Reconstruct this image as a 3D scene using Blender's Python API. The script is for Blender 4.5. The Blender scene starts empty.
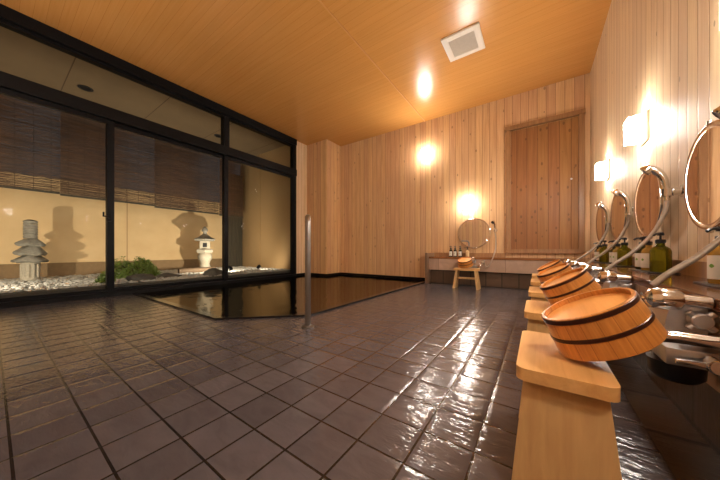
import bpy, bmesh, math, random
from mathutils import Vector, Matrix
PI = math.pi
sc = bpy.context.scene
C = sc.collection
random.seed(7)

# ------------------------------------------------------------------ camera, world, exposure
TH = math.radians(34.7)          # yaw to the left of +Y
EYE = 0.52
cam = bpy.data.objects.new('camera', bpy.data.cameras.new('camera'))
C.objects.link(cam)
cam.data.sensor_width = 36.0
cam.data.lens = 36.0 * 256.0 / 720.0
cam.data.shift_y = 10.0 / 720.0
cam.data.clip_start = 0.02
cam.location = (0, 0, EYE)
cam.rotation_euler = (PI / 2, 0, TH)
sc.camera = cam
sc.view_settings.view_transform = 'Standard'
sc.view_settings.look = 'None'
sc.view_settings.gamma = 1.0
sc.view_settings.use_curve_mapping = False
sc.view_settings.exposure = 1.15
w = bpy.data.worlds.new('night'); sc.world = w; w.use_nodes = True
w.node_tree.nodes['Background'].inputs['Color'].default_value = (0.22, 0.22, 0.23, 1)
w.node_tree.nodes['Background'].inputs['Strength'].default_value = 0.11
LAMP_COL = (1.0, 0.915, 0.82)
LAMP_E = 100.0
SPOT_COL = (1.0, 0.86, 0.67)
sc.cycles.max_bounces = 10
sc.cycles.sample_clamp_indirect = 6.0

# ------------------------------------------------------------------ room measures
XL, XR, YB, YR, ZC = -3.95, 0.535, 4.20, -0.75, 2.70
XG, YG0, YG1, ZG = -6.00, -1.0, 3.50, 0.125
T = 0.1355                        # tile pitch

# ------------------------------------------------------------------ material helpers
def srgb(r, g, b):
    f = lambda c: (c / 255 / 12.92) if c / 255 <= 0.04045 else ((c / 255 + 0.055) / 1.055) ** 2.4
    return (f(r), f(g), f(b), 1.0)

class N:
    def __init__(s, name):
        s.m = bpy.data.materials.new(name); s.m.use_nodes = True
        s.t = s.m.node_tree; s.b = s.t.nodes['Principled BSDF']; s.out = s.t.nodes['Material Output']
    def n(s, typ, **kw):
        x = s.t.nodes.new(typ)
        for k, v in kw.items():
            if k.startswith('i_'):
                x.inputs[k[2:].replace('_', ' ')].default_value = v
            else: setattr(x, k, v)
        return x
    def l(s, a, b): s.t.links.new(a, b)
    def math(s, op, a, b=None, c=None):
        x = s.t.nodes.new('ShaderNodeMath'); x.operation = op
        for i, v in enumerate((a, b, c)):
            if v is None: continue
            if isinstance(v, (int, float)): x.inputs[i].default_value = v
            else: s.l(v, x.inputs[i])
        return x.outputs[0]
    def coord(s, scale=(1, 1, 1), kind='Object'):
        tc = s.n('ShaderNodeTexCoord'); mp = s.n('ShaderNodeMapping')
        mp.inputs['Scale'].default_value = scale
        s.l(tc.outputs[kind], mp.inputs['Vector']); return mp.outputs[0]
    def sep(s, v):
        x = s.n('ShaderNodeSeparateXYZ'); s.l(v, x.inputs[0]); return x.outputs
    def noise(s, v, scale=5, detail=4, rough=0.6, dist=0.0):
        x = s.n('ShaderNodeTexNoise'); x.inputs['Scale'].default_value = scale
        x.inputs['Detail'].default_value = detail; x.inputs['Roughness'].default_value = rough
        x.inputs['Distortion'].default_value = dist
        if v is not None: s.l(v, x.inputs['Vector'])
        return x.outputs['Fac']
    def ramp(s, f, stops):
        x = s.n('ShaderNodeValToRGB'); cr = x.color_ramp
        while len(cr.elements) < len(stops): cr.elements.new(0.5)
        for e, (p, c) in zip(cr.elements, stops): e.position = p; e.color = c
        s.l(f, x.inputs[0]); return x.outputs['Color']
    def mix(s, f, a, b, mode='MIX'):
        x = s.n('ShaderNodeMix', data_type='RGBA', blend_type=mode)
        for sock, v in ((x.inputs[0], f), (x.inputs[6], a), (x.inputs[7], b)):
            if isinstance(v, (int, float, tuple)): sock.default_value = v
            else: s.l(v, sock)
        return x.outputs[2]
    def bump(s, h, strength=0.3, dist=0.01):
        x = s.n('ShaderNodeBump'); x.inputs['Strength'].default_value = strength
        x.inputs['Distance'].default_value = dist
        s.l(h, x.inputs['Height']); s.l(x.outputs[0], s.b.inputs['Normal'])
    def set(s, col=None, rough=None, metal=None, spec=None, coat=None, coat_r=None):
        for k, v in (('Base Color', col), ('Roughness', rough), ('Metallic', metal), ('Specular IOR Level', spec),
                     ('Coat Weight', coat), ('Coat Roughness', coat_r)):
            if v is None: continue
            if isinstance(v, (int, float, tuple)): s.b.inputs[k].default_value = v
            else: s.l(v, s.b.inputs[k])
        return s.m

def plain(name, col, rough=0.5, metal=0.0, bump=0.0, scale=40, var=0.12):
    k = N(name); v = k.coord()
    f = k.noise(v, scale, 4)
    c = k.mix(f, tuple(x * (1 - var) for x in col[:3]) + (1,), tuple(min(1, x * (1 + var)) for x in col[:3]) + (1,))
    k.set(c, rough, metal)
    if bump: k.bump(f, bump, 0.004)
    return k.m

def panelling(name, axis, pitch, light, dark, groove, rough=0.5, knots=True, kf=1.0):
    k = N(name); tc = k.n('ShaderNodeTexCoord'); x, y, z = k.sep(tc.outputs['Object'])
    u = {'x': x, 'y': y, 'u': k.math('ADD', x, y)}[axis]
    q = k.math('DIVIDE', u, pitch)
    idx = k.math('FLOOR', q); fr = k.math('FRACT', q)
    wn = k.n('ShaderNodeTexWhiteNoise', noise_dimensions='1D'); k.l(idx, wn.inputs['W'])
    cb = k.n('ShaderNodeCombineXYZ'); k.l(k.math('MULTIPLY', u, 38.0), cb.inputs[0])
    k.l(k.math('MULTIPLY', idx, 7.31), cb.inputs[1]); k.l(k.math('MULTIPLY', z, 1.6), cb.inputs[2])
    g = k.noise(cb.outputs[0], 1.0, 5, 0.62, 0.4)
    base = k.ramp(g, [(0.25, dark), (0.7, light)])
    hv = k.n('ShaderNodeHueSaturation'); k.l(base, hv.inputs['Color'])
    k.l(k.math('MULTIPLY_ADD', wn.outputs['Value'], 0.15, 0.93), hv.inputs['Value'])
    k.l(k.math('MULTIPLY_ADD', wn.outputs['Value'], 0.012, 0.494), hv.inputs['Hue'])
    col = hv.outputs['Color']
    if knots:
        cv = k.n('ShaderNodeCombineXYZ'); k.l(k.math('MULTIPLY', u, 11.0 * kf), cv.inputs[0])
        k.l(k.math('MULTIPLY', idx, 3.7), cv.inputs[1]); k.l(k.math('MULTIPLY', z, 6.0 * kf), cv.inputs[2])
        vo = k.n('ShaderNodeTexVoronoi'); vo.inputs['Scale'].default_value = 1.0; k.l(cv.outputs[0], vo.inputs['Vector'])
        kn = k.math('LESS_THAN', vo.outputs['Distance'], 0.13 if knots is True else knots)
        pick = k.math('GREATER_THAN', k.sep(vo.outputs['Color'])[0], 0.55)
        col = k.mix(k.math('MULTIPLY', k.math('MULTIPLY', kn, pick), 0.55), col, tuple(c * 0.28 for c in dark[:3]) + (1,))
    gm = k.math('LESS_THAN', k.math('ABSOLUTE', k.math('SUBTRACT', fr, 0.5)), 0.472)
    col = k.mix(gm, groove, col)
    gs = k.math('SMOOTH_MIN', k.math('MULTIPLY', k.math('SUBTRACT', 0.5, k.math('ABSOLUTE', k.math('SUBTRACT', fr, 0.5))), 14.0), 1.0, 0.3)
    k.bump(k.math('ADD', gs, k.math('MULTIPLY', g, 0.10)), 0.5, 0.004)
    return k.set(col, rough, spec=0.3)

def timber(name, light, dark, along='y', rough=0.42, knots=False, scale=1.0):
    k = N(name)
    s = {'x': (2.5, 34, 34), 'y': (34, 2.5, 34), 'z': (34, 34, 2.5)}[along]
    v = k.coord(tuple(a * scale for a in s))
    g = k.noise(v, 1.0, 5, 0.6, 0.6)
    col = k.ramp(g, [(0.28, dark), (0.72, light)])
    oi = k.n('ShaderNodeObjectInfo')
    hv = k.n('ShaderNodeHueSaturation'); k.l(col, hv.inputs['Color'])
    k.l(k.math('MULTIPLY_ADD', oi.outputs['Random'], 0.14, 0.93), hv.inputs['Value'])
    col = hv.outputs['Color']
    if knots:
        v2 = k.coord((9, 9, 7)); vo = k.n('ShaderNodeTexVoronoi'); vo.inputs['Scale'].default_value = 1.0
        k.l(v2, vo.inputs['Vector'])
        kn = k.math('LESS_THAN', vo.outputs['Distance'], 0.12)
        pick = k.math('GREATER_THAN', k.sep(vo.outputs['Color'])[0], 0.5)
        col = k.mix(k.math('MULTIPLY', k.math('MULTIPLY', kn, pick), 0.6), col, tuple(c * 0.3 for c in dark[:3]) + (1,))
    k.bump(g, 0.12, 0.002)
    return k.set(col, rough)

def tiles(name, base, grout, rough=0.16, axes='xy', pitch=T, off=(-0.133, 0.03), amp=0.55, gw=0.03):
    k = N(name); tc = k.n('ShaderNodeTexCoord'); xs = k.sep(tc.outputs['Object'])
    A = xs['xyz'.index(axes[0])]; B = xs['xyz'.index(axes[1])]
    qa = k.math('DIVIDE', k.math('SUBTRACT', A, off[0]), pitch); qb = k.math('DIVIDE', k.math('SUBTRACT', B, off[1]), pitch)
    ea = k.math('SUBTRACT', 0.5, k.math('ABSOLUTE', k.math('SUBTRACT', k.math('FRACT', qa), 0.5)))
    eb = k.math('SUBTRACT', 0.5, k.math('ABSOLUTE', k.math('SUBTRACT', k.math('FRACT', qb), 0.5)))
    e = k.math('MINIMUM', ea, eb)
    tile = k.math('GREATER_THAN', e, gw)
    cb = k.n('ShaderNodeCombineXYZ'); k.l(k.math('FLOOR', qa), cb.inputs[0]); k.l(k.math('FLOOR', qb), cb.inputs[1])
    wn = k.n('ShaderNodeTexWhiteNoise', noise_dimensions='2D'); k.l(cb.outputs[0], wn.inputs['Vector'])
    add = k.n('ShaderNodeVectorMath', operation='MULTIPLY_ADD'); k.l(wn.outputs['Color'], add.inputs[0])
    add.inputs[1].default_value = (9, 9, 9); k.l(tc.outputs['Object'], add.inputs[2])
    mp = k.n('ShaderNodeMapping'); mp.inputs['Scale'].default_value = (1.0, 2.2, 1.0); mp.inputs['Rotation'].default_value = (0, 0, 0.6)
    k.l(add.outputs[0], mp.inputs['Vector'])
    h1 = k.noise(mp.outputs[0], 9.0, 3, 0.5, 0.9)
    h2 = k.noise(mp.outputs[0], 34.0, 2, 0.5)
    mp2 = k.n('ShaderNodeMapping'); mp2.inputs['Scale'].default_value = (18.0, 60.0, 1.0); mp2.inputs['Rotation'].default_value = (0, 0, 0.95)
    k.l(add.outputs[0], mp2.inputs['Vector']); h3 = k.noise(mp2.outputs[0], 1.0, 2, 0.5, 1.2)
    c = k.mix(h1, tuple(v * 0.72 for v in base[:3]) + (1,), tuple(v * 1.25 for v in base[:3]) + (1,))
    hv = k.n('ShaderNodeHueSaturation'); k.l(c, hv.inputs['Color'])
    k.l(k.math('MULTIPLY_ADD', wn.outputs['Value'], 0.3, 0.85), hv.inputs['Value'])
    col = k.mix(tile, grout, hv.outputs['Color'])
    edge = k.math('SMOOTH_MIN', k.math('MULTIPLY', e, 10.0), 1.0, 0.4)
    tx = k.math('MULTIPLY', k.math('SUBTRACT', k.math('FRACT', qa), 0.5), k.math('SUBTRACT', k.sep(wn.outputs['Color'])[0], 0.5))
    ty = k.math('MULTIPLY', k.math('SUBTRACT', k.math('FRACT', qb), 0.5), k.math('SUBTRACT', k.sep(wn.outputs['Color'])[1], 0.5))
    tilt = k.math('MULTIPLY', k.math('ADD', tx, ty), 0.6)
    h = k.math('ADD', k.math('ADD', k.math('MULTIPLY', h1, 1.0), k.math('MULTIPLY_ADD', h2, 0.16, k.math('MULTIPLY', k.math('POWER', h3, 2.0), 0.62))), k.math('ADD', k.math('MULTIPLY', edge, 0.5), tilt))
    k.bump(h, amp, 0.006)
    return k.set(col, k.math('MULTIPLY_ADD', h2, 0.14, rough - 0.05), spec=0.6)

M = {}
M['panel_back'] = panelling('panel_back', 'x', 0.097, srgb(220, 182, 136), srgb(190, 146, 102), srgb(152, 108, 68))
M['panel_right'] = panelling('panel_right', 'y', 0.086, srgb(230, 206, 170), srgb(208, 178, 138), srgb(158, 122, 86), rough=0.55, knots=0.08)
M['panel_pillar'] = panelling('panel_pillar', 'u', 0.097, srgb(216, 176, 128), srgb(186, 142, 96), srgb(134, 92, 56))
M['door_wood'] = panelling('door_wood', 'x', 0.118, srgb(158, 110, 64), srgb(128, 84, 44), srgb(112, 70, 40), knots=0.21, kf=1.6)
M['trim_wood'] = timber('trim_wood', srgb(170, 126, 82), srgb(132, 92, 56), 'z')
M['counter'] = timber('counter', srgb(122, 78, 50), srgb(82, 48, 30), 'y', rough=0.12)
M['apron'] = tiles('apron', srgb(172, 142, 120), srgb(120, 92, 72), rough=0.4, axes='xz', pitch=0.45, off=(0.1, 0.0), amp=0.08, gw=0.006)
M['apron_side'] = tiles('apron_side', srgb(182, 146, 116), srgb(120, 92, 72), rough=0.4, axes='yz', pitch=0.45, off=(0.1, 0.0), amp=0.08, gw=0.006)
M['tile_floor'] = tiles('tile_floor', srgb(84, 79, 82), srgb(30, 26, 25), rough=0.13, amp=0.42, gw=0.022)
M['tile_gutter'] = tiles('tile_gutter', srgb(84, 70, 60), srgb(26, 20, 17), rough=0.4, pitch=0.27, off=(0.258, 0.03))
M['tile_base'] = tiles('tile_base', srgb(86, 66, 50), srgb(36, 28, 22), rough=0.3, axes='xz', pitch=0.2, off=(0, 0), amp=0.2)
M['tile_base_side'] = tiles('tile_base_side', srgb(74, 60, 50), srgb(36, 28, 22), rough=0.3, axes='yz', pitch=0.2, off=(0, 0), amp=0.2)
M['black_stone'] = plain('black_stone', srgb(26, 23, 22), 0.14, scale=60, var=0.5)
M['black_metal'] = plain('black_metal', srgb(9, 9, 11), 0.45, scale=30)
M['black_metal'].node_tree.nodes['Principled BSDF'].inputs['Specular IOR Level'].default_value = 0.15
M['chrome'] = plain('chrome', (0.78, 0.78, 0.79, 1), 0.10, 1.0, var=0.02)
M['steel'] = plain('steel', (0.60, 0.60, 0.60, 1), 0.36, 1.0, var=0.05)
M['rail_steel'] = plain('rail_steel', (0.30, 0.29, 0.28, 1), 0.34, 1.0, var=0.05)
M['hose'] = plain('hose', srgb(158, 144, 128), 0.38, 0.25, var=0.06)
M['mirror'] = plain('mirror', (0.9, 0.9, 0.9, 1), 0.015, 1.0, var=0.005)
M['dark_plastic'] = plain('dark_plastic', srgb(26, 28, 34), 0.3)
M['white_plastic'] = plain('white_plastic', srgb(226, 218, 204), 0.45, var=0.03)
M['stool_wood'] = timber('stool_wood', srgb(232, 184, 116), srgb(206, 150, 84), 'y', rough=0.4)
M['stool_leg'] = timber('stool_leg', srgb(212, 172, 114), srgb(188, 146, 92), 'z', rough=0.45, knots=False)
M['bucket_wood'] = None
M['bucket_base'] = timber('bucket_base', srgb(236, 172, 98), srgb(208, 138, 68), 'y', rough=0.28)
M['hoop'] = plain('hoop', srgb(62, 30, 18), 0.3, 0.35, var=0.1)
M['plaster'] = None
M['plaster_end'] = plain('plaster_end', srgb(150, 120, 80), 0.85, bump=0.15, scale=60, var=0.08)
M['wall_base'] = plain('wall_base', srgb(132, 106, 74), 0.8, bump=0.3, scale=18, var=0.3)
M['soffit'] = None
M['bamboo'] = timber('bamboo', srgb(96, 66, 42), srgb(52, 34, 20), 'y', rough=0.6)
M['dark_wood'] = timber('dark_wood', srgb(74, 66, 50), srgb(46, 40, 30), 'z', rough=0.6)
M['granite'] = plain('granite', srgb(168, 158, 140), 0.85, bump=0.6, scale=55, var=0.3)
M['granite_mid'] = plain('granite_mid', srgb(134, 128, 116), 0.85, bump=0.9, scale=28, var=0.55)
M['granite_dark'] = plain('granite_dark', srgb(92, 86, 78), 0.85, bump=0.6, scale=30, var=0.35)
M['pebble'] = plain('pebble', srgb(184, 180, 172), 0.7, scale=26, var=0.45)
M['earth'] = plain('earth', srgb(80, 74, 66), 0.9, bump=0.5, scale=50, var=0.4)
M['leaf'] = plain('leaf', srgb(104, 122, 48), 0.5, scale=14, var=0.5)
M['stem'] = plain('stem', srgb(60, 44, 28), 0.8)
M['log'] = plain('log', srgb(92, 72, 52), 0.8, bump=0.5, scale=30, var=0.3)
M['paper'] = plain('paper', srgb(226, 222, 210), 0.6, var=0.03)
M['grille'] = plain('grille', srgb(206, 198, 186), 0.6)
M['green_mark'] = plain('green_mark', srgb(110, 160, 60), 0.5)
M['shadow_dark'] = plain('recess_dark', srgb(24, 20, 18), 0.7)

def m_bucket():                       # vertical staves around the bucket's own axis
    k = N('bucket_wood'); tc = k.n('ShaderNodeTexCoord'); x, y, z = k.sep(tc.outputs['Object'])
    a = k.math('ARCTAN2', y, x); q = k.math('MULTIPLY', a, 20 / (2 * PI))
    wn = k.n('ShaderNodeTexWhiteNoise', noise_dimensions='1D'); k.l(k.math('FLOOR', q), wn.inputs['W'])
    cb = k.n('ShaderNodeCombineXYZ'); k.l(k.math('MULTIPLY', a, 16), cb.inputs[0]); k.l(k.math('MULTIPLY', z, 9), cb.inputs[2])
    g = k.noise(cb.outputs[0], 1.0, 4)
    c = k.ramp(g, [(0.3, srgb(182, 112, 46)), (0.7, srgb(212, 142, 68))])
    hv = k.n('ShaderNodeHueSaturation'); k.l(c, hv.inputs['Color'])
    k.l(k.math('MULTIPLY_ADD', wn.outputs['Value'], 0.22, 0.88), hv.inputs['Value'])
    e = k.math('ABSOLUTE', k.math('SUBTRACT', k.math('FRACT', q), 0.5))
    c = k.mix(k.math('GREATER_THAN', e, 0.485), hv.outputs['Color'], srgb(140, 78, 34))
    return k.set(c, 0.3, coat=0.2, coat_r=0.2)
M['bucket_wood'] = m_bucket()

def m_plaster():
    k = N('plaster'); tc = k.n('ShaderNodeTexCoord'); x, y, z = k.sep(tc.outputs['Object'])
    v = k.coord(); f = k.noise(v, 3, 5); f2 = k.noise(v, 80, 3)
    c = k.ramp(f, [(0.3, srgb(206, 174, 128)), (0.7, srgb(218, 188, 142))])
    j = k.math('ABSOLUTE', k.math('SUBTRACT', k.math('FRACT', k.math('DIVIDE', k.math('SUBTRACT', y, 1.386 - 0.91), 1.82)), 0.5))
    c = k.mix(k.math('LESS_THAN', j, 0.003), c, srgb(150, 118, 80))
    k.bump(f2, 0.15, 0.003)
    return k.set(c, 0.85)
M['plaster'] = m_plaster()

def m_soffit():
    k = N('soffit'); tc = k.n('ShaderNodeTexCoord'); x, y, z = k.sep(tc.outputs['Object'])
    f = k.noise(k.coord(), 2.5, 4)
    c = k.ramp(f, [(0.3, srgb(118, 98, 72)), (0.7, srgb(128, 106, 78))])
    j = k.math('ABSOLUTE', k.math('SUBTRACT', k.math('FRACT', k.math('DIVIDE', k.math('SUBTRACT', y, 0.55 - 0.455), 0.91)), 0.5))
    c = k.mix(k.math('LESS_THAN', j, 0.006), c, srgb(84, 62, 40))
    return k.set(c, 0.8)
M['soffit'] = m_soffit()

def m_ceiling():                      # varnished boards running across the room
    k = N('ceiling_wood'); tc = k.n('ShaderNodeTexCoord'); x, y, z = k.sep(tc.outputs['Object'])
    q = k.math('DIVIDE', y, 0.075); idx = k.math('FLOOR', q); fr = k.math('FRACT', q)
    side = k.math('GREATER_THAN', x, -1.565)
    wn = k.n('ShaderNodeTexWhiteNoise', noise_dimensions='1D'); k.l(k.math('ADD', idx, k.math('MULTIPLY', side, 31.0)), wn.inputs['W'])
    cb = k.n('ShaderNodeCombineXYZ'); k.l(k.math('MULTIPLY', x, 2.0), cb.inputs[0]); k.l(k.math('MULTIPLY', y, 50), cb.inputs[1])
    k.l(k.math('MULTIPLY', idx, 5.3), cb.inputs[2])
    g = k.noise(cb.outputs[0], 1.0, 5, 0.6, 0.5)
    c = k.ramp(g, [(0.28, srgb(200, 142, 74)), (0.72, srgb(208, 152, 84))])
    hv = k.n('ShaderNodeHueSaturation'); k.l(c, hv.inputs['Color'])
    k.l(k.math('MULTIPLY_ADD', wn.outputs['Value'], 0.05, 0.97), hv.inputs['Value'])
    ln = k.math('LESS_THAN', k.math('ABSOLUTE', k.math('SUBTRACT', fr, 0.5)), 0.485)
    c = k.mix(ln, srgb(182, 122, 60), hv.outputs['Color'])
    k.bump(k.math('ADD', k.math('MULTIPLY', ln, 0.4), k.math('MULTIPLY', g, 0.25)), 0.12, 0.003)
    return k.set(c, 0.24, spec=0.5)
M['ceiling'] = m_ceiling()

def m_glass():
    k = N('window_glass'); t = k.t
    fr = k.n('ShaderNodeFresnel'); fr.inputs['IOR'].default_value = 1.06
    tr = k.n('ShaderNodeBsdfTransparent'); tr.inputs['Color'].default_value = (0.93, 0.95, 0.94, 1)
    gl = k.n('ShaderNodeBsdfGlossy'); gl.inputs['Roughness'].default_value = 0.01
    mx = k.n('ShaderNodeMixShader'); k.l(fr.outputs[0], mx.inputs[0]); k.l(tr.outputs[0], mx.inputs[1]); k.l(gl.outputs[0], mx.inputs[2])
    k.l(mx.outputs[0], k.out.inputs['Surface']); return k.m
M['glass'] = m_glass()

def m_water():
    k = N('bath_water')
    v = k.coord((1, 1, 1)); h = k.noise(v, 5.0, 2, 0.45, 0.4)
    bp = k.n('ShaderNodeBump'); bp.inputs['Strength'].default_value = 0.22; bp.inputs['Distance'].default_value = 0.02; k.l(h, bp.inputs['Height'])
    fr = k.n('ShaderNodeFresnel'); fr.inputs['IOR'].default_value = 1.33; k.l(bp.outputs[0], fr.inputs['Normal'])
    tr = k.n('ShaderNodeBsdfTransparent'); tr.inputs['Color'].default_value = (0.22, 0.19, 0.15, 1)
    gl = k.n('ShaderNodeBsdfGlossy'); gl.inputs['Roughness'].default_value = 0.08; gl.inputs['Color'].default_value = (0.32, 0.29, 0.25, 1); k.l(bp.outputs[0], gl.inputs['Normal'])
    mx = k.n('ShaderNodeMixShader'); k.l(fr.outputs[0], mx.inputs[0]); k.l(tr.outputs[0], mx.inputs[1]); k.l(gl.outputs[0], mx.inputs[2])
    k.l(mx.outputs[0], k.out.inputs['Surface']); return k.m
M['water'] = m_water()

def m_emit(name, col, e):
    k = N(name); k.b.inputs['Emission Color'].default_value = (*col, 1); k.b.inputs['Emission Strength'].default_value = e
    k.set((0.9, 0.88, 0.84, 1), 0.4); return k.m
M['lamp_glass'] = m_emit('lamp_glass', LAMP_COL, LAMP_E)
M['lamp_side'] = m_emit('lamp_side', LAMP_COL, LAMP_E * 0.28)
M['lens_glow'] = m_emit('lens_glow', SPOT_COL, 6.0)

def m_bottle(name, col, trans):
    k = N(name); v = k.coord(); f = k.noise(v, 20, 2)
    c = k.mix(f, col, tuple(min(1, x * 1.2) for x in col[:3]) + (1,))
    k.set(c, 0.06); k.b.inputs['Transmission Weight'].default_value = trans; k.b.inputs['IOR'].default_value = 1.3
    return k.m
M['green_glass'] = m_bottle('green_glass', srgb(136, 136, 34), 0.85)
M['dark_glass'] = m_bottle('dark_glass', srgb(70, 66, 34), 0.5)
M['amber_glass'] = m_bottle('amber_glass', srgb(206, 164, 80), 0.6)
M['cream_plastic'] = m_bottle('cream_plastic', srgb(222, 196, 150), 0.0)

# ------------------------------------------------------------------ mesh helpers
class MB:
    def __init__(s): s.bm = bmesh.new(); s.smooth = False
    def box(s, lo, hi, rot=None, bevel=0.0, piv=None):
        c = [(a + b) / 2 for a, b in zip(lo, hi)]; d = [b - a for a, b in zip(lo, hi)]
        r = bmesh.ops.create_cube(s.bm, size=1.0)
        vs = r['verts']
        bmesh.ops.scale(s.bm, vec=d, verts=vs)
        if bevel:
            es = list({e for v in vs for e in v.link_edges})
            b = bmesh.ops.bevel(s.bm, geom=es, offset=bevel, segments=2, affect='EDGES', profile=0.6)
            vs = list({v for f in b['faces'] for v in f.verts} | {v for v in vs if v.is_valid})
            seen = set(vs); st = list(vs)
            while st:
                v = st.pop()
                for e in v.link_edges:
                    o = e.other_vert(v)
                    if o not in seen: seen.add(o); st.append(o)
            vs = list(seen)
        if rot is not None: bmesh.ops.rotate(s.bm, verts=vs, cent=(0, 0, 0), matrix=rot)
        bmesh.ops.translate(s.bm, vec=c, verts=vs)
        return s
    def lathe(s, prof, c=(0, 0, 0), ax=(0, 0, 1), seg=32, closed=True):
        z = Vector(ax).normalized(); q = Vector((0, 0, 1)).rotation_difference(z); c = Vector(c)
        rings = []
        for r, h in prof:
            if r <= 1e-6: rings.append([s.bm.verts.new(c + q @ Vector((0, 0, h)))])
            else: rings.append([s.bm.verts.new(c + q @ Vector((r * math.cos(2 * PI * i / seg), r * math.sin(2 * PI * i / seg), h))) for i in range(seg)])
        for A, B in zip(rings, rings[1:]):
            if len(A) == 1 and len(B) == 1: continue
            for i in range(seg):
                j = (i + 1) % seg
                if len(A) == 1: s.bm.faces.new((A[0], B[j], B[i]))
                elif len(B) == 1: s.bm.faces.new((A[i], A[j], B[0]))
                else: s.bm.faces.new((A[i], A[j], B[j], B[i]))
        return s
    def cyl(s, a, b, r, r2=None, seg=24):
        a = Vector(a); b = Vector(b); L = (b - a).length; r2 = r if r2 is None else r2
        e = min(0.15 * min(r, r2), L * 0.2)
        return s.lathe([(0, 0), (r - e, 0), (r, e), (r2, L - e), (r2 - e, L), (0, L)], a, b - a, seg)
    def tube(s, pts, r, seg=12, sub=8, radii=None):
        P = [Vector(p) for p in pts]; Q = []; R = []
        n = len(P)
        for i in range(n - 1):
            p0 = P[max(i - 1, 0)]; p1 = P[i]; p2 = P[i + 1]; p3 = P[min(i + 2, n - 1)]
            for k in range(sub):
                t = k / sub
                Q.append(0.5 * ((2 * p1) + (p2 - p0) * t + (2 * p0 - 5 * p1 + 4 * p2 - p3) * t * t + (3 * p1 - p0 - 3 * p2 + p3) * t ** 3))
                R.append(r if radii is None else radii[i] * (1 - t) + radii[i + 1] * t)
        Q.append(P[-1]); R.append(r if radii is None else radii[-1])
        tan = (Q[1] - Q[0]).normalized(); up = tan.orthogonal().normalized(); rings = []
        for i, p in enumerate(Q):
            t2 = (Q[min(i + 1, len(Q) - 1)] - Q[max(i - 1, 0)]).normalized()
            up = tan.rotation_difference(t2) @ up; tan = t2; sd = t2.cross(up)
            rings.append([s.bm.verts.new(p + R[i] * (math.cos(2 * PI * k / seg) * up + math.sin(2 * PI * k / seg) * sd)) for k in range(seg)])
        for A, B in zip(rings, rings[1:]):
            for i in range(seg): s.bm.faces.new((A[i], A[(i + 1) % seg], B[(i + 1) % seg], B[i]))
        s.bm.faces.new(rings[0][::-1]); s.bm.faces.new(rings[-1])
        return s
    def prism(s, poly, axis, a, b):
        def P(u, v, h): return {'x': (h, u, v), 'y': (u, h, v), 'z': (u, v, h)}[axis]
        A = [s.bm.verts.new(P(u, v, a)) for u, v in poly]; B = [s.bm.verts.new(P(u, v, b)) for u, v in poly]
        s.bm.faces.new(A[::-1]); s.bm.faces.new(B); n = len(A)
        for i in range(n): s.bm.faces.new((A[i], A[(i + 1) % n], B[(i + 1) % n], B[i]))
        return s
    def bevel(s, w, seg=2):
        bmesh.ops.bevel(s.bm, geom=[e for e in s.bm.edges if len(e.link_faces) == 2 and e.calc_face_angle(0) > 0.6], offset=w, segments=seg, affect='EDGES'); return s
    def build(s, name, mat, parent=None, smooth=True, angle=40):
        bmesh.ops.recalc_face_normals(s.bm, faces=s.bm.faces)
        me = bpy.data.meshes.new(name); s.bm.to_mesh(me); s.bm.free()
        for mm in (mat if isinstance(mat, (list, tuple)) else [mat]): me.materials.append(mm)
        if smooth:
            me.polygons.foreach_set('use_smooth', [True] * len(me.polygons))
            me.set_sharp_from_angle(angle=math.radians(angle))
        o = bpy.data.objects.new(name, me); C.objects.link(o)
        if parent is not None: o.parent = parent
        return o

def tag(o, label, cat, group=None, kind=None):
    o['label'] = label; o['category'] = cat
    if group: o['group'] = group
    if kind: o['kind'] = kind
    return o
def thing(name, label, cat, loc=(0, 0, 0), rz=0.0, group=None):
    o = bpy.data.objects.new(name, None); C.objects.link(o); o.empty_display_size = 0.05
    o.location = loc; o.rotation_euler = (0, 0, rz)
    return tag(o, label, cat, group)
def struct(o):
    o['kind'] = 'structure'; return o
def dup(root, label, loc=None, rz=None, group=None):
    r = root.copy(); C.objects.link(r); r['label'] = label
    if loc is not None: r.location = loc
    if rz is not None: r.rotation_euler = (0, 0, rz)
    if group: r['group'] = group
    def rec(a, b):
        for ch in [o for o in kids[a.name]]:
            c = ch.copy(); C.objects.link(c); c.parent = b; rec(ch, c)
    kids = {}
    for o in list(C.objects):
        kids.setdefault(o.name, [])
        if o.parent: kids.setdefault(o.parent.name, []).append(o)
    rec(root, r)
    return r

# ================================================================== SETTING
TUB = [(-1.47, 4.2), (-1.47, 1.42), (-1.96, 0.95), (XL, 0.95)]
GX = 0.258                                         # where the gutter strip begins
m = MB(); m.prism([(XL, YR), (GX, YR), (GX, YB), (-1.47, YB)] + TUB[1:], 'z', -0.06, 0.0)
struct(m.build('floor', M['tile_floor'], smooth=False))
m = MB(); m.box((GX, YR, -0.06), (XR, YB, -0.012))
struct(m.build('trim_1', M['tile_gutter'], smooth=False))
m = MB(); m.box((XL - 0.1, YR - 0.1, ZC), (XR + 0.1, YB + 0.1, ZC + 0.08))
struct(m.build('ceiling', M['ceiling'], smooth=False))
m = MB(); m.box((-1.572, YR, ZC - 0.005), (-1.556, YB, ZC))
struct(m.build('trim_2', timber('ceiling_batten', srgb(214, 156, 84), srgb(198, 136, 66), 'y'), smooth=False))
m = MB(); m.box((XL - 0.1, YB, -0.06), (XR + 0.1, YB + 0.1, ZC))
struct(m.build('wall_back', M['panel_back'], smooth=False))
m = MB(); m.box((XR, YR - 0.1, -0.06), (XR + 0.1, YB, ZC))
struct(m.build('wall_right', M['panel_right'], smooth=False))
m = MB(); m.box((XL - 0.1, YR - 0.1, -0.06), (XR, YR, ZC))
struct(m.build('wall_rear', M['panel_back'], smooth=False))
m = MB(); m.box((XL - 0.1, 3.44, -0.06), (XL, YB, ZC)); m.box((XL - 0.1, YR, -0.06), (XL, -0.60, ZC))
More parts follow.
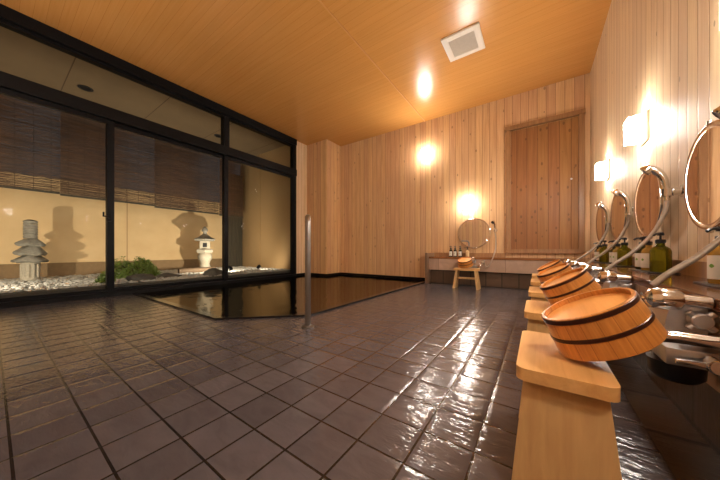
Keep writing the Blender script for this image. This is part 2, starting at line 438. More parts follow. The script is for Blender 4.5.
struct(m.build('wall_left', M['panel_right'], smooth=False))
m = MB(); m.box((XL, 3.76, -0.06), (-3.40, YB, ZC))
struct(m.build('pillar', M['panel_pillar'], smooth=False))
# bath basin, rim and water
m = MB(); inner = [(-1.52, 4.17), (-1.52, 1.44), (-1.985, 1.0), (XL + 0.02, 1.0), (XL + 0.02, 3.72), (-3.37, 3.72), (-3.37, 4.17)]
outer = [(-1.47, 4.2), (-1.47, 1.42), (-1.965, 0.95), (XL, 0.95), (XL, 3.76), (-3.40, 3.76), (-3.40, 4.2)]
bm = m.bm
for (za, zb, pa, pb) in ((0.014, 0.014, outer, inner), (0.014, -0.55, inner, inner), (0.014, -0.06, outer, outer)):
    A = [bm.verts.new((*p, za)) for p in pa]; B = [bm.verts.new((*p, zb)) for p in pb]; n = len(A)
    for i in range(n): bm.faces.new((A[i], A[(i + 1) % n], B[(i + 1) % n], B[i]))
bm.faces.new([bm.verts.new((*p, -0.55)) for p in inner])
bath = struct(m.build('sunken_bath', M['black_stone'], smooth=False))
m = MB(); m.bm.faces.new([m.bm.verts.new((*p, 0.004)) for p in inner])
tag(m.build('bath_water', M['water'], smooth=False), 'still dark water filling the sunken black stone bath', 'water', kind='stuff')
# skirting stone along the bath's walls
m = MB(); m.box((-3.385, 4.185, 0.015), (-1.40, YB, 0.05)); struct(m.build('baseboard_back', M['black_stone'], smooth=False))
m = MB(); m.box((-3.40, 3.745, 0.015), (-3.385, 4.185, 0.05)); m.box((XL, 3.745, 0.015), (-3.40, 3.76, 0.05)); m.box((XL, 3.44, 0.015), (XL + 0.015, 3.745, 0.05))
struct(m.build('baseboard_left', M['black_stone'], smooth=False))

# window wall: black frame with sliding sashes and fixed lights above
f = MB()
x0, x1 = XL - 0.06, XL + 0.05
f.box((x0, -0.6, 2.585), (x1, 3.45, ZC), bevel=0.004)            # head
f.box((x0, -0.6, 2.555), (XL + 0.02, 3.45, 2.585))
f.box((x0, -0.6, 1.975), (x1, 3.45, 2.105), bevel=0.004)        # transom
f.box((x0, -0.6, -0.06), (x1, 3.45, 0.05), bevel=0.004)         # sill
f.box((x0, 2.02, 2.105), (XL + 0.03, 2.11, 2.585))              # upper mullion
f.box((x0, 3.37, 0.05), (x1 - 0.02, 3.45, 2.585))               # end jamb
f.box((x0, -0.6, 0.05), (x1 - 0.02, -0.53, 2.585))
win = struct(f.build('window_1', M['black_metal'], smooth=False))
def sash(ya, yb, dx):
    m = MB(); a, b = XL - 0.02 + dx, XL + 0.015 + dx
    m.box((a, ya, 0.05), (b, ya + 0.06, 1.975)); m.box((a, yb - 0.06, 0.05), (b, yb, 1.975))
    m.box((a, ya + 0.06, 0.05), (b, yb - 0.06, 0.088)); m.box((a, ya + 0.06, 1.925), (b, yb - 0.06, 1.975))
    s = m.build('sash', M['black_metal'], win, smooth=False)
    g = MB(); g.box((a + 0.014, ya + 0.06, 0.088), (a + 0.020, yb - 0.06, 1.925)); g.build('pane', M['glass'], s, smooth=False)
    return s
s1 = sash(-0.53, 0.80, 0.0); s2 = sash(0.74, 2.10, -0.036); s3 = sash(2.04, 3.40, 0.0)
l = MB(); l.box((XL + 0.015, 0.735, 0.84), (XL + 0.03, 0.775, 0.93), bevel=0.004); l.cyl((XL + 0.03, 0.755, 0.885), (XL + 0.045, 0.755, 0.885), 0.014)
l.box((XL + 0.032, 0.70, 0.885), (XL + 0.042, 0.762, 0.90), bevel=0.003); l.box((XL + 0.032, 0.70, 0.885), (XL + 0.042, 0.715, 0.94), bevel=0.003)
l.build('latch', M['black_metal'], s1)
for ya, yb in ((-0.53, 2.02), (2.11, 3.37)):
    g = MB(); g.box((XL - 0.02, ya, 2.105), (XL - 0.014, yb, 2.555)); g.build('pane', M['glass'], win, smooth=False)

# door in the back wall
DX0, DX1, DZ0, DZ1 = -0.305, 0.425, 0.53, 2.19
f = MB(); f.box((DX0 - 0.055, YB - 0.05, DZ0 - 0.055), (DX0, YB, DZ1 + 0.01)); f.box((DX1, YB - 0.05, DZ0 - 0.055), (DX1 + 0.05, YB, DZ1 + 0.06))
f.box((DX0 - 0.07, YB - 0.06, DZ1 + 0.01), (DX1 + 0.06, YB, DZ1 + 0.065)); f.box((DX0, YB - 0.05, DZ0 - 0.055), (DX1, YB, DZ0))
door = struct(f.build('door_1', M['trim_wood'], smooth=False))
p = MB(); p.box((DX0, YB - 0.014, DZ0), (DX1, YB - 0.001, DZ1)); p.build('door_panel', M['door_wood'], door, smooth=False)
p = MB(); p.cyl((DX1 - 0.07, YB - 0.014, 1.42), (DX1 - 0.07, YB - 0.022, 1.42), 0.011); p.build('door_pull', M['steel'], door)

# washing counter: a long run on the right wall, a shorter one on the back wall
CZ = 0.415; CX = 0.33; CY = 3.93
c = MB(); c.box((CX - 0.012, YR, CZ - 0.028), (XR - 0.002, CY - 0.013, CZ), bevel=0.003)
tag(c.build('washing_counter', M['counter'], smooth=False), 'long glossy brown wet counter ledge along the right wall under the mirrors', 'counter')
c2 = [o for o in C.objects if o.name == 'washing_counter'][0]
p = MB(); p.box((CX, YR, 0.205), (CX + 0.03, CY - 0.013, CZ - 0.028)); p.build('apron', M['apron_side'], c2, smooth=False)
p = MB(); p.box((0.385, YR, -0.012), (XR - 0.002, CY - 0.013, CZ - 0.03)); p.build('base', M['tile_base_side'], c2, smooth=False)
p = MB(); p.box((XR - 0.02, YR, CZ), (XR - 0.002, CY - 0.013, CZ + 0.06)); p.build('backsplash', M['trim_wood'], c2, smooth=False)
m_counter_b = timber('counter_back', srgb(150, 98, 58), srgb(112, 70, 40), 'x', rough=0.2)
c = MB(); c.box((-1.40, CY - 0.012, CZ - 0.028), (XR - 0.002, YB - 0.002, CZ), bevel=0.003)
c3 = tag(c.build('washing_counter', m_counter_b, smooth=False), 'short brown counter ledge under the wooden door along the back wall', 'counter')
p = MB(); p.box((-1.40, CY, 0.215), (CX, CY + 0.03, CZ - 0.028)); p.build('apron', M['apron'], c3, smooth=False)
p = MB(); p.box((-1.40, 4.0, 0.0), (0.385, YB - 0.002, CZ - 0.03)); p.build('base', M['tile_base'], c3, smooth=False)
p = MB(); p.box((-1.40, YB - 0.02, CZ), (-0.37, YB - 0.002, CZ + 0.06)); p.build('backsplash', M['trim_wood'], c3, smooth=False)
p = MB(); p.box((-1.44, 3.86, 0.0), (-1.40, YB, 0.475)); struct(p.build('trim_3', plain('end_board', srgb(120, 92, 70), 0.4), smooth=False))

# ------------------------------------------------------------------ garden behind the glass
m = MB(); m.box((XG - 0.1, YG0, 0.0), (XG, YG1, 1.60)); struct(m.build('wall_garden', M['plaster'], smooth=False))
m = MB(); m.box((XG, YG0, 0.06), (XG + 0.03, YG1, 0.325)); struct(m.build('baseboard_garden', M['wall_base'], smooth=False))
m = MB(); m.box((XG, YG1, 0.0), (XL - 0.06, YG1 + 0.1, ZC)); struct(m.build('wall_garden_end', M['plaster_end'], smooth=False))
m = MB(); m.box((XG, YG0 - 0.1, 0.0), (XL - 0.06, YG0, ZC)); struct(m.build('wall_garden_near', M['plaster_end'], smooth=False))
m = MB(); m.box((-5.66, YG0, ZC), (XL - 0.06, YG1, ZC + 0.06)); struct(m.build('ceiling_garden', M['soffit'], smooth=False))
m = MB(); m.box((XG, YG0, 0.0), (XL - 0.07, YG1, 0.105)); struct(m.build('ground_garden', M['earth'], smooth=False))
m = MB(); m.box((-4.09, YG0, 0.09), (-4.03, YG1, 0.118), bevel=0.006); struct(m.build('trim_4', M['granite_dark'], smooth=False))

m = MB(); m.box((-5.20, YG1 - 0.012, 0.09), (-5.18, YG1, ZC)); struct(m.build('trim_5', M['plaster_end'], smooth=False))
for k, (yy, lab) in enumerate(((0.73, 'dark round recessed downlight in the outdoor eaves, nearer the camera'), (2.48, 'dark round recessed downlight in the outdoor eaves, farther one near the end wall'))):
    if k == 0:
        dl = thing('recessed_downlight', lab, 'downlight', (-5.0, yy, ZC), 0, 'downlights in the eaves')
        p = MB(); p.lathe([(0.052, -0.002), (0.075, -0.002), (0.075, -0.008), (0.052, -0.006), (0.052, -0.002)]); p.build('trim_ring', M['dark_plastic'], dl)
        p = MB(); p.lathe([(0, -0.003), (0.052, -0.003)]); p.build('reflector', M['shadow_dark'], dl)
    else: dup(dl, lab, (-5.0, yy, ZC))

# bamboo blinds hung from the eaves
def blind(ya, yb, zb, x, label):
    ro = thing('bamboo_blind', label, 'blind', (x, (ya + yb) / 2, ZC), 0, 'bamboo blinds under the eaves')
    L = (yb - ya) / 2 - 0.01; m = MB(); z = -0.03; rnd = random.Random(int(ya * 100) + 5)
    while z > zb - ZC + 0.03:
        h = 0.0105; dz = rnd.uniform(-0.0015, 0.0015); sl = rnd.uniform(-0.004, 0.004)
        n = 22; up = []; dn = []
        for i in range(n + 1):
            yy = -L + 2 * L * i / n; op = max(0.0, min(1.0, (yy / L - 0.05 + 0.10 * math.sin(z * 9)) * 2.2)); wv = rnd.uniform(-0.0012, 0.0012) * (1 + 2.2 * op) + sl * i / n; h = 0.0110 - 0.0032 * op
            up.append((yy, z + dz + wv)); dn.append((yy, z + dz + wv - h))
        m.prism(up + dn[::-1], 'x', -0.002, 0.002); z -= 0.0128
    m.build('slat_screen', M['bamboo'], ro, smooth=False)
    m = MB()
    for i in range(7):
        yy = -L + 0.08 + i * (2 * L - 0.16) / 6
        m.box((0.0025, yy - 0.002, zb - ZC + 0.02), (0.004, yy + 0.002, 0))
    m.build('binding_cord', M['stem'], ro, smooth=False)
    m = MB(); m.box((-0.008, -L, zb - ZC), (0.008, L, zb - ZC + 0.03)); m.build('bottom_rail', M['dark_wood'], ro, smooth=False)
    m = MB(); m.box((-0.012, -L, -0.03), (0.012, L, 0)); m.build('head_rail', M['dark_wood'], ro, smooth=False)
blind(-0.52, 0.575, 1.315, -5.60, 'bamboo blind hanging above the dark stacked stone pagoda, left part of the window')
blind(0.555, 1.68, 1.295, -5.575, 'bamboo blind hanging behind the window stile with the latch, above the green shrub')
blind(1.655, 2.79, 1.275, -5.60, 'bamboo blind hanging above the pale stone lantern')
blind(2.77, 3.33, 1.255, -5.575, 'narrow bamboo blind beside the tan end wall of the garden')
b = MB(); b.box((-5.93, 3.05, ZG - 0.02), (-5.86, 3.47, 2.3))
for i in range(6): b.box((-5.86, 3.055 + i * 0.07, ZG - 0.02), (-5.85, 3.11 + i * 0.07, 2.3))
tag(b.build('garden_screen', M['dark_wood'], smooth=False), 'dark slatted wooden screen standing in the far garden corner', 'screen')

# gravel: uncountable pebbles
import numpy as np
ico = bmesh.new(); bmesh.ops.create_icosphere(ico, subdivisions=1, radius=1.0)
iv = np.array([v.co[:] for v in ico.verts]); ifc = np.array([[v.index for v in f_.verts] for f_ in ico.faces]); ico.free()
rng = np.random.default_rng(3); n = 5200
px = rng.uniform(XG + 0.05, -4.10, n); py = rng.uniform(YG0 + 0.03, YG1 - 0.03, n); sz = rng.uniform(0.014, 0.034, n)
cen = np.stack([px, py, np.full(n, 0.108) + sz * 0.3], 1)
ang = rng.uniform(0, 2 * PI, n); sca = np.stack([sz * rng.uniform(0.8, 1.4, n), sz * rng.uniform(0.7, 1.2, n), sz * rng.uniform(0.45, 0.8, n)], 1)
V = iv[None] * sca[:, None]; ca, sa = np.cos(ang)[:, None], np.sin(ang)[:, None]
V = np.stack([V[..., 0] * ca - V[..., 1] * sa, V[..., 0] * sa + V[..., 1] * ca, V[..., 2]], -1) + cen[:, None]
F = ifc[None] + (np.arange(n) * len(iv))[:, None, None]
me = bpy.data.meshes.new('gravel'); me.from_pydata(V.reshape(-1, 3).tolist(), [], F.reshape(-1, 3).tolist()); me.materials.append(M['pebble'])
go = bpy.data.objects.new('gravel', me); C.objects.link(go)
tag(go, 'pale grey gravel covering the little garden floor', 'gravel', kind='stuff')

def rock(name, c, r, label, mat, seed, squash=0.6, cat='rock', group=None):
    rnd = random.Random(seed); m = MB(); bmesh.ops.create_icosphere(m.bm, subdivisions=3, radius=1.0)
    ph = [Vector((rnd.uniform(-1, 1), rnd.uniform(-1, 1), rnd.uniform(-1, 1))).normalized() for _ in range(9)]; cu = [rnd.uniform(0.62, 0.95) for _ in ph]
    for v in m.bm.verts:
        d = v.co.normalized(); k = 1.0
        for q, cc in zip(ph, cu):
            dd = d.dot(q)
            if dd > 0.05: k = min(k, cc / dd)
        v.co = d * k * (1 + 0.03 * math.sin(9 * d.x + 7 * d.y + seed))
        v.co = Vector((v.co.x * r[0], v.co.y * r[1], v.co.z * r[2]))
    o = m.build(name, mat); o.location = c; return tag(o, label, cat, group)
rock('garden_rock', (-4.20, 2.02, 0.12), (0.09, 0.17, 0.12), 'dark low garden rock in front of the pale stone lantern', M['granite_dark'], 4)
rock('garden_rock', (-4.29, 1.13, 0.14), (0.10, 0.17, 0.07), 'small grey garden rock at the foot of the green shrub', M['granite_dark'], 9)
rock('garden_rock', (-4.5, 1.52, 0.135), (0.10, 0.16, 0.05), 'flat brownish garden rock lying in gravel between shrub and lantern', M['granite_dark'], 12)
lg = MB(); lg.tube([(-4.95, 1.80, 0.16), (-4.94, 2.0, 0.165), (-4.96, 2.40, 0.16)], 0.045, 14, 6)
tag(lg.build('garden_log', M['log']), 'brown log lying on the gravel before the pale stone lantern', 'log')

def shrub(loc, r, nleaf, label, seed):
    ro = thing('garden_shrub', label, 'shrub', loc, 0, 'low green shrubs'); rnd = random.Random(seed)
    m = MB()
    for i in range(14):
        a = i / 14 * 2 * PI; e = rnd.uniform(0.3, 0.8)
        m.tube([(0, 0, 0), (0.3 * r[0] * math.cos(a), 0.3 * r[1] * math.sin(a), r[2] * 0.4), (e * r[0] * math.cos(a), e * r[1] * math.sin(a), r[2] * 0.75)], 0.006, 5, 3)
    m.build('stem', M['stem'], ro)
    m = MB()
    for i in range(nleaf):
        a = rnd.uniform(0, 2 * PI); t = rnd.uniform(0.05, 1.0); rr = rnd.uniform(0.72, 1.0); ph = math.acos(1 - t)
        bump = 1 + 0.14 * math.sin(3 * a + seed) + 0.10 * math.sin(7 * a + 5 * ph)
        p = Vector((r[0] * rr * math.sin(ph) * math.cos(a) * bump, r[1] * rr * math.sin(ph) * math.sin(a) * bump, r[2] * rr * math.cos(ph) * bump + 0.01))
        d = Vector((rnd.uniform(-1, 1), rnd.uniform(-1, 1), rnd.uniform(-0.2, 1))).normalized(); s = d.orthogonal().normalized()
        s = Matrix.Rotation(rnd.uniform(0, 2 * PI), 3, d) @ s; L = rnd.uniform(0.018, 0.032); W = L * 0.32
        m.bm.faces.new([m.bm.verts.new(q) for q in (p, p + d * L * 0.5 + s * W, p + d * L, p + d * L * 0.5 - s * W)])
    m.build('foliage', M['leaf'], ro, smooth=False)
shrub((-4.78, 1.19, 0.10), (0.25, 0.31, 0.28), 5200, 'rounded green garden shrub behind glass right of the latch stile', 1)
shrub((-4.32, 0.80, 0.10), (0.08, 0.09, 0.11), 700, 'small green tuft left of the rounded shrub, partly behind the stile', 2)

# stacked stone pagoda
def slab(m, r, z0, z1, sides=6, rot=0.2, lip=0.6):
    zm = z0 + (z1 - z0) * 0.35
    prof = [(0, z0), (r * 0.88, z0), (r, z0 + (z1 - z0) * 0.18), (r * 0.97, z0 + (z1 - z0) * 0.34), (r * lip, z1), (0, z1)]
    q = [(a, b) for a, b in prof]
    m.lathe(q, (0, 0, 0), (0, 0, 1), sides)
pg = thing('stone_pagoda', 'grey stacked stone pagoda on the gravel at the left of the window', 'garden ornament', (-5.45, 0.30, ZG), 0.3)
def zz(z): return z - 0.125
m = MB(); m.lathe([(0, 0), (0.082, 0), (0.088, 0.02), (0.078, 0.05), (0.076, 0.20), (0.086, 0.235), (0, 0.235)], seg=28)
for i in range(12):
    a = i / 12 * 2 * PI; m.cyl((0.076 * math.cos(a), 0.076 * math.sin(a), 0.04), (0.076 * math.cos(a), 0.076 * math.sin(a), 0.21), 0.012, seg=8)
m.build('pedestal', M['granite'], pg)
for r, z0, z1 in ((0.155, 0.235, 0.325), (0.138, 0.327, 0.445), (0.118, 0.447, 0.545)):
    m = MB(); slab(m, r, z0, z1, 24, 0.2, 0.42)
    for v in m.bm.verts: v.co += Vector((math.sin(v.co.y * 40 + r * 90), math.sin(v.co.x * 43 + r * 50), 0.8 * math.sin(v.co.x * 37 + v.co.y * 29))) * 0.010
    m.build('roof_tier', M['granite_mid'], pg)
prof = [(0, 0.545), (0.062, 0.545)]
for i in range(7): z = 0.55 + i * 0.033; prof += [(0.055, z), (0.063, z + 0.008), (0.062, z + 0.024), (0.054, z + 0.03)]
prof += [(0.03, 0.79), (0, 0.795)]
m = MB(); m.lathe(prof, seg=20); m.build('ringed_finial', M['granite_mid'], pg)

# pale stone lantern
ln = thing('stone_lantern', 'pale stone lantern on the gravel near the far end of the garden', 'lantern', (-5.3, 2.37, ZG), -0.42)
m = MB(); m.lathe([(0, 0), (0.12, 0), (0.115, 0.04), (0.09, 0.08), (0.08, 0.13), (0.09, 0.18), (0.115, 0.22), (0.125, 0.265), (0.115, 0.31), (0.095, 0.33), (0, 0.33)], seg=24); m.build('pedestal', M['granite'], ln)
m = MB(); m.lathe([(0, 0.33), (0.12, 0.33), (0.155, 0.35), (0.155, 0.40), (0.135, 0.415), (0, 0.415)], seg=6); m.build('platform', M['granite'], ln, angle=25)
m = MB(); m.box((-0.085, -0.085, 0.415), (0.085, 0.085, 0.57), bevel=0.006); fb = m.build('fire_box', M['granite'], ln)
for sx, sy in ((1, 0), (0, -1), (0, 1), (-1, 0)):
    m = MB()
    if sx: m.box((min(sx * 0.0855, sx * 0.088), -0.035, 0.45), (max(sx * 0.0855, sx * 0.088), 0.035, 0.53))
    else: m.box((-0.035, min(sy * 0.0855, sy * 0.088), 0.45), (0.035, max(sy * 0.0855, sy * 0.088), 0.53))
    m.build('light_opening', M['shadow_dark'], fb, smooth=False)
m = MB(); m.lathe([(0, 0.57), (0.17, 0.57), (0.20, 0.585), (0.20, 0.605), (0.12, 0.645), (0.06, 0.69), (0.04, 0.705), (0, 0.705)], seg=6); m.build('roof', M['granite_mid'], ln, angle=25)
m = MB(); m.lathe([(0, 0.705), (0.03, 0.705), (0.035, 0.72), (0.030, 0.735), (0.055, 0.762), (0.048, 0.80), (0.02, 0.84), (0, 0.855)], seg=16); m.build('finial', M['granite_mid'], ln)

# garden spotlights, each with its own light
def spot(loc, aim, power, label, size=85):
    d = (Vector(aim) - Vector(loc)).normalized()
    ro = thing('garden_spotlight', label, 'spotlight', (loc[0], loc[1], ZG - 0.01), 0, 'garden spotlights')
    h = loc[2] - ZG + 0.01
    m = MB(); m.cyl((0, 0, 0), (0, 0, 0.02), 0.035); m.cyl((0, 0, 0.02), (0, 0, h - 0.02), 0.008); m.build('stake', M['dark_plastic'], ro)
    m = MB(); c0 = Vector((0, 0, h)); m.lathe([(0, 0), (0.022, 0), (0.03, 0.02), (0.032, 0.08), (0.028, 0.08), (0.026, 0.072)], c0 - d * 0.06, d, 20); m.build('housing', M['dark_plastic'], ro)
    m = MB(); m.lathe([(0, 0), (0.026, 0)], c0 + d * 0.012, d, 20); m.build('lens', M['lens_glow'], ro)
    L = bpy.data.lights.new('spotlight_beam', 'SPOT'); L.energy = power; L.color = SPOT_COL; L.spot_size = math.radians(size); L.spot_blend = 0.6; L.shadow_soft_size = 0.012
    lo = bpy.data.objects.new('beam', L); C.objects.link(lo); lo.parent = ro; lo.location = c0 + d * 0.03
    lo.rotation_euler = d.to_track_quat('-Z', 'Y').to_euler()
spot((-4.14, -0.50, 0.28), (-6.0, 0.55, 0.75), 44, 'black garden spotlight on a stake aimed at the stacked stone pagoda', 150)
spot((-4.30, 2.32, 0.22), (-6.0, 2.25, 0.95), 42, 'black garden spotlight on a stake behind the stile, aimed at the stone lantern', 150)
spot((-4.46, 2.98, 0.20), (-4.75, 3.5, 0.42), 7, 'small black garden spotlight lighting the tan end wall', 130)

# ================================================================== ROOM THINGS
# ceiling vent
v = thing('ceiling_vent', 'square white framed ventilation grille in the orange wooden ceiling', 'vent', (-0.64, 2.838, ZC))
m = MB(); a, b_ = 0.182, 0.125
for s_ in (-1, 1):
    m.box((min(s_ * a, s_ * b_), -a, -0.018), (max(s_ * a, s_ * b_), a, 0), bevel=0.003); m.box((-b_, min(s_ * a, s_ * b_), -0.018), (b_, max(s_ * a, s_ * b_), 0), bevel=0.003)
m.build('frame', M['white_plastic'], v)
m = MB(); m.box((-b_, -b_, -0.006), (b_, b_, -0.001))
for i in range(24):
    yy = -b_ + 0.005 + i * 0.0104; m.box((-b_, yy, -0.012), (b_, yy + 0.004, -0.006))
m.build('grille', M['grille'], v, smooth=False)

# wall lamps
def lamp_proto(label):
    o = thing('wall_lamp', label, 'lamp', (0, 0, 0), 0, 'white glass wall lamps')
    m = MB(); m.box((-0.066, -0.014, -0.088), (0.066, 0.0, 0.088), bevel=0.006); m.build('back_plate', M['white_plastic'], o)
    m = MB(); m.box((-0.06, -0.078, -0.076), (0.06, -0.014, 0.076), bevel=0.024); m.build('glass_shade', M['lamp_side'], o)
    m = MB(); m.box((-0.05, -0.083, -0.07), (0.05, -0.0775, 0.07), bevel=0.002); m.build('front_diffuser', M['lamp_glass'], o)
    return o
lp = lamp_proto('lit white square wall lamp on the right wall above the second mirror'); lp.location = (XR, 2.24, 1.25); lp.rotation_euler = (0, 0, -PI / 2)
dup(lp, 'lit white square wall lamp on the right wall nearest the back corner', (XR, 3.22, 1.25), -PI / 2)
dup(lp, 'lit white wall lamp on the right wall above the nearest mirror', (XR, 1.20, 1.25), -PI / 2)
dup(lp, 'added unseen wall lamp on the right wall closest to the rear wall', (XR, 0.2, 1.25), -PI / 2)  # added lamp out of view, brightens the near end of the room
dup(lp, 'lit white wall lamp high on the back wall near the ceiling', (-1.546, YB, 2.13), 0)
dup(lp, 'lit white wall lamp on the back wall just above the round mirror', (-0.88, YB, 1.215), 0)
dup(lp, 'added unseen wall lamp high on the rear wall, close to the windows', (-2.9, YR, 1.95), PI)  # added behind the camera to brighten the ceiling by the windows
dup(lp, 'added unseen wall lamp high on the rear wall, the one farther from the windows', (-1.6, YR, 1.95), PI)  # second lamp added behind the camera, lifts ceiling and floor

# round mirrors (local frame: x to the right when facing the wall, y into the wall)
def mirror_proto(label, r=0.176, yaw=0.03):
    o = thing('round_mirror', label, 'mirror', (0, 0, 0), 0, 'round mirrors')
    ax = Vector((yaw, -1, 0.0)).normalized(); c = Vector((0, -0.06, 0))
    m = MB(); m.lathe([(0, 0.004), (r - 0.017, 0.004)], c, ax, 56); m.build('mirror_glass', M['mirror'], o)
    m = MB(); m.lathe([(r - 0.017, 0.0045), (r - 0.003, 0.0075), (r, 0.006), (r + 0.003, 0), (r, -0.008), (0, -0.008)], c, ax, 56); m.build('rim', M['chrome'], o)
    m = MB(); m.cyl(c - ax * 0.008, (0, 0, 0), 0.016); m.cyl((0, -0.008, 0), (0, 0, 0), 0.035); m.build('wall_bracket', M['chrome'], o)
    up = Vector((0, 0, 1)); up = (up - ax * up.dot(ax)).normalized()
    for sg in (1, -1):
        m = MB(); m.cyl(c + up * sg * (r - 0.004), c + up * sg * (r + 0.012), 0.008, seg=12); m.build('rim_clip', M['chrome'], o)
    return o
ords = ['largest, cut off by the photo edge', 'second from the front', 'third from the front', 'fourth from the front, smallest']
mr = mirror_proto('round chrome rimmed mirror on the right wall, ' + ords[0], yaw=-0.02); mr.location = (XR, 1.37, 0.765); mr.rotation_euler = (0, 0, -PI / 2)
mr2 = mirror_proto('round chrome rimmed mirror on the right wall, ' + ords[1]); mr2.location = (XR, 1.956, 0.765); mr2.rotation_euler = (0, 0, -PI / 2)
for k in range(2, 4): dup(mr2, 'round chrome rimmed mirror on the right wall, ' + ords[k], (XR, 1.366 + 0.59 * k, 0.765), -PI / 2)
mrb = mirror_proto('round chrome rimmed mirror on the back wall behind the single small stool', 0.225); mrb.location = (-0.785, YB, 0.775)

# shower taps
def tap_proto(label):                 # local origin: wall line, tap's near end; apron front is at y = -0.205
    o = thing('shower_tap', label, 'tap', (0, 0, 0), 0, 'chrome bath taps')
    m = MB(); m.prism([(-0.288, 0.322), (-0.274, 0.404), (-0.222, 0.406), (-0.2195, 0.385), (-0.2195, 0.325), (-0.23, 0.303), (-0.282, 0.303)], 'x', -0.12, 0.0); m.bevel(0.004)
    m.box((-0.10, -0.222, 0.33), (-0.02, -0.2055, 0.37)); body = m.build('mixer_body', M['steel'], o, angle=30)
    m = MB(); m.lathe([(0, 0), (0.019, 0), (0.024, 0.006), (0.0255, 0.036), (0.022, 0.050), (0.012, 0.057), (0, 0.058)], (0.012, -0.262, 0.405), (0, -1, 0), 24)
    m.build('temperature_knob', M['chrome'], o)
    m = MB(); m.cyl((0.012, -0.264, 0.405), (0.012, -0.2185, 0.402), 0.0135); m.build('inlet_neck', M['chrome'], o)
    m = MB(); m.cyl((0.0, -0.236, 0.362), (0.03, -0.236, 0.362), 0.017)
    for i in range(4):
        a = PI / 4 + i * PI / 2; m.cyl((0.02, -0.236, 0.362), (0.02, -0.236 + 0.027 * math.cos(a), 0.362 + 0.027 * math.sin(a)), 0.007, seg=10)
    m.build('cross_handle', M['steel'], o)
    m = MB(); m.tube([(0.115, -0.206, 0.338), (0.115, -0.26, 0.340), (0.115, -0.315, 0.340), (0.115, -0.342, 0.330), (0.115, -0.350, 0.306)], 0.0125, 14, 6)
    m.cyl((0.115, -0.2055, 0.338), (0.115, -0.212, 0.338), 0.026); m.build('spout', M['chrome'], o)
    m = MB(); m.box((-0.06, -0.296, 0.262), (0.048, -0.215, 0.301), bevel=0.005); m.box((-0.03, -0.216, 0.27), (0.03, -0.2055, 0.295)); m.build('diverter_block', M['steel'], o)
    m = MB(); m.cyl((0.055, -0.232, 0.281), (0.085, -0.232, 0.281), 0.016); m.box((0.066, -0.29, 0.276), (0.08, -0.232, 0.286), bevel=0.003); m.build('lever', M['chrome'], o)
    m = MB(); m.lathe([(0, 0), (0.036, 0), (0.046, 0.012), (0.048, 0.044), (0, 0.044)], (-0.02, -0.262, 0.213), (0, 0, 1), 28); m.build('underside_cup', M['dark_plastic'], o)
    return o
tl = ['largest, beside the front bucket', 'beside the second bucket from the front', 'beside the third bucket from the front', 'beside the fourth bucket from the front', 'last one by the back corner']
tp = tap_proto('chrome mixer tap on the right counter, ' + tl[0]); tp.location = (XR, 0.918, 0); tp.rotation_euler = (0, 0, -PI / 2)
for k in range(1, 5): dup(tp, 'chrome mixer tap on the right counter, ' + tl[k], (XR, 0.925 + 0.585 * k, 0), -PI / 2)
dup(tp, 'chrome mixer tap on the back wall counter, behind the single small stool', (-0.745, YB - 0.066, 0), 0)

# hand showers with hose, and their wall holders
def shower_proto(label, grp, end):
    o = thing('hand_shower', label, 'shower', (0, 0, 0), 0, grp)
    hy = -0.05
    m = MB(); m.tube([(0, hy, -0.045), (0, hy - 0.002, 0.02), (-0.003, hy - 0.012, 0.066), (-0.010, hy - 0.032, 0.098), (-0.018, hy - 0.054, 0.112)], 0.011, 14, 8, [0.010, 0.011, 0.014, 0.017, 0.020])
    m.build('handle', M['chrome'], o)
    hd = Vector((-0.25, -0.75, -0.6)).normalized(); c = Vector((-0.019, hy - 0.056, 0.110))
    m = MB(); m.lathe([(0, -0.020), (0.018, -0.018), (0.024, -0.004), (0.025, 0.010), (0.022, 0.014)], c, hd, 24); h = m.build('shower_head', M['chrome'], o)
    m = MB(); m.lathe([(0, 0.0125), (0.022, 0.0125)], c, hd, 24); m.build('spray_plate', M['dark_plastic'], h)
    m = MB(); m.tube(end, 0.0078, 10, 10); m.build('hose', M['hose'], o)
    return o
def holder_proto(label, grp):
    o = thing('shower_holder', label, 'holder', (0, 0, 0), 0, grp)
    m = MB(); m.cyl((0, -0.008, -0.006), (0, 0, -0.006), 0.026); m.cyl((0, -0.036, -0.006), (0, -0.008, -0.006), 0.017); m.build('mount', M['chrome'], o)
    m = MB(); m.lathe([(0.0135, -0.02), (0.0205, -0.02), (0.0205, 0.014), (0.0135, 0.014), (0.0135, -0.02)], (0, -0.05, -0.006), (0, 0, 1), 20); m.build('socket', M['chrome'], o)
    return o
HZ = 0.79
sl = ['nearest, hose crossing the photo edge', 'second from the front', 'third from the front', 'fourth from the front']
hose_r = [(0, -0.05, -0.045), (0.002, -0.056, -0.10), (0.012, -0.10, -0.20), (0.030, -0.17, -0.285), (0.045, -0.232, -0.338), (0.05, -0.262, -0.372)]
sh = shower_proto('chrome hand shower and hose on the right wall, ' + sl[0], 'hand showers on the right wall', hose_r); sh.location = (XR, 1.135, HZ); sh.rotation_euler = (0, 0, -PI / 2)
ho = holder_proto('chrome shower holder on the right wall, ' + 'just outside the photo edge', 'shower holders'); ho.location = (XR, 1.135, HZ); ho.rotation_euler = (0, 0, -PI / 2)
for k in range(1, 4):
    dup(sh, 'chrome hand shower and hose on the right wall, ' + sl[k], (XR, 1.17 + 0.585 * k, HZ), -PI / 2)
    dup(ho, 'chrome shower holder on the right wall, ' + sl[k], (XR, 1.17 + 0.585 * k, HZ), -PI / 2)
hose_b = [(0, -0.05, -0.045), (0.012, -0.07, -0.14), (0.02, -0.17, -0.27), (0.012, -0.31, -0.37), (-0.015, -0.335, -0.45), (-0.045, -0.345, -0.515), (-0.08, -0.345, -0.51), (-0.096, -0.335, -0.46), (-0.099, -0.33, -0.43)]
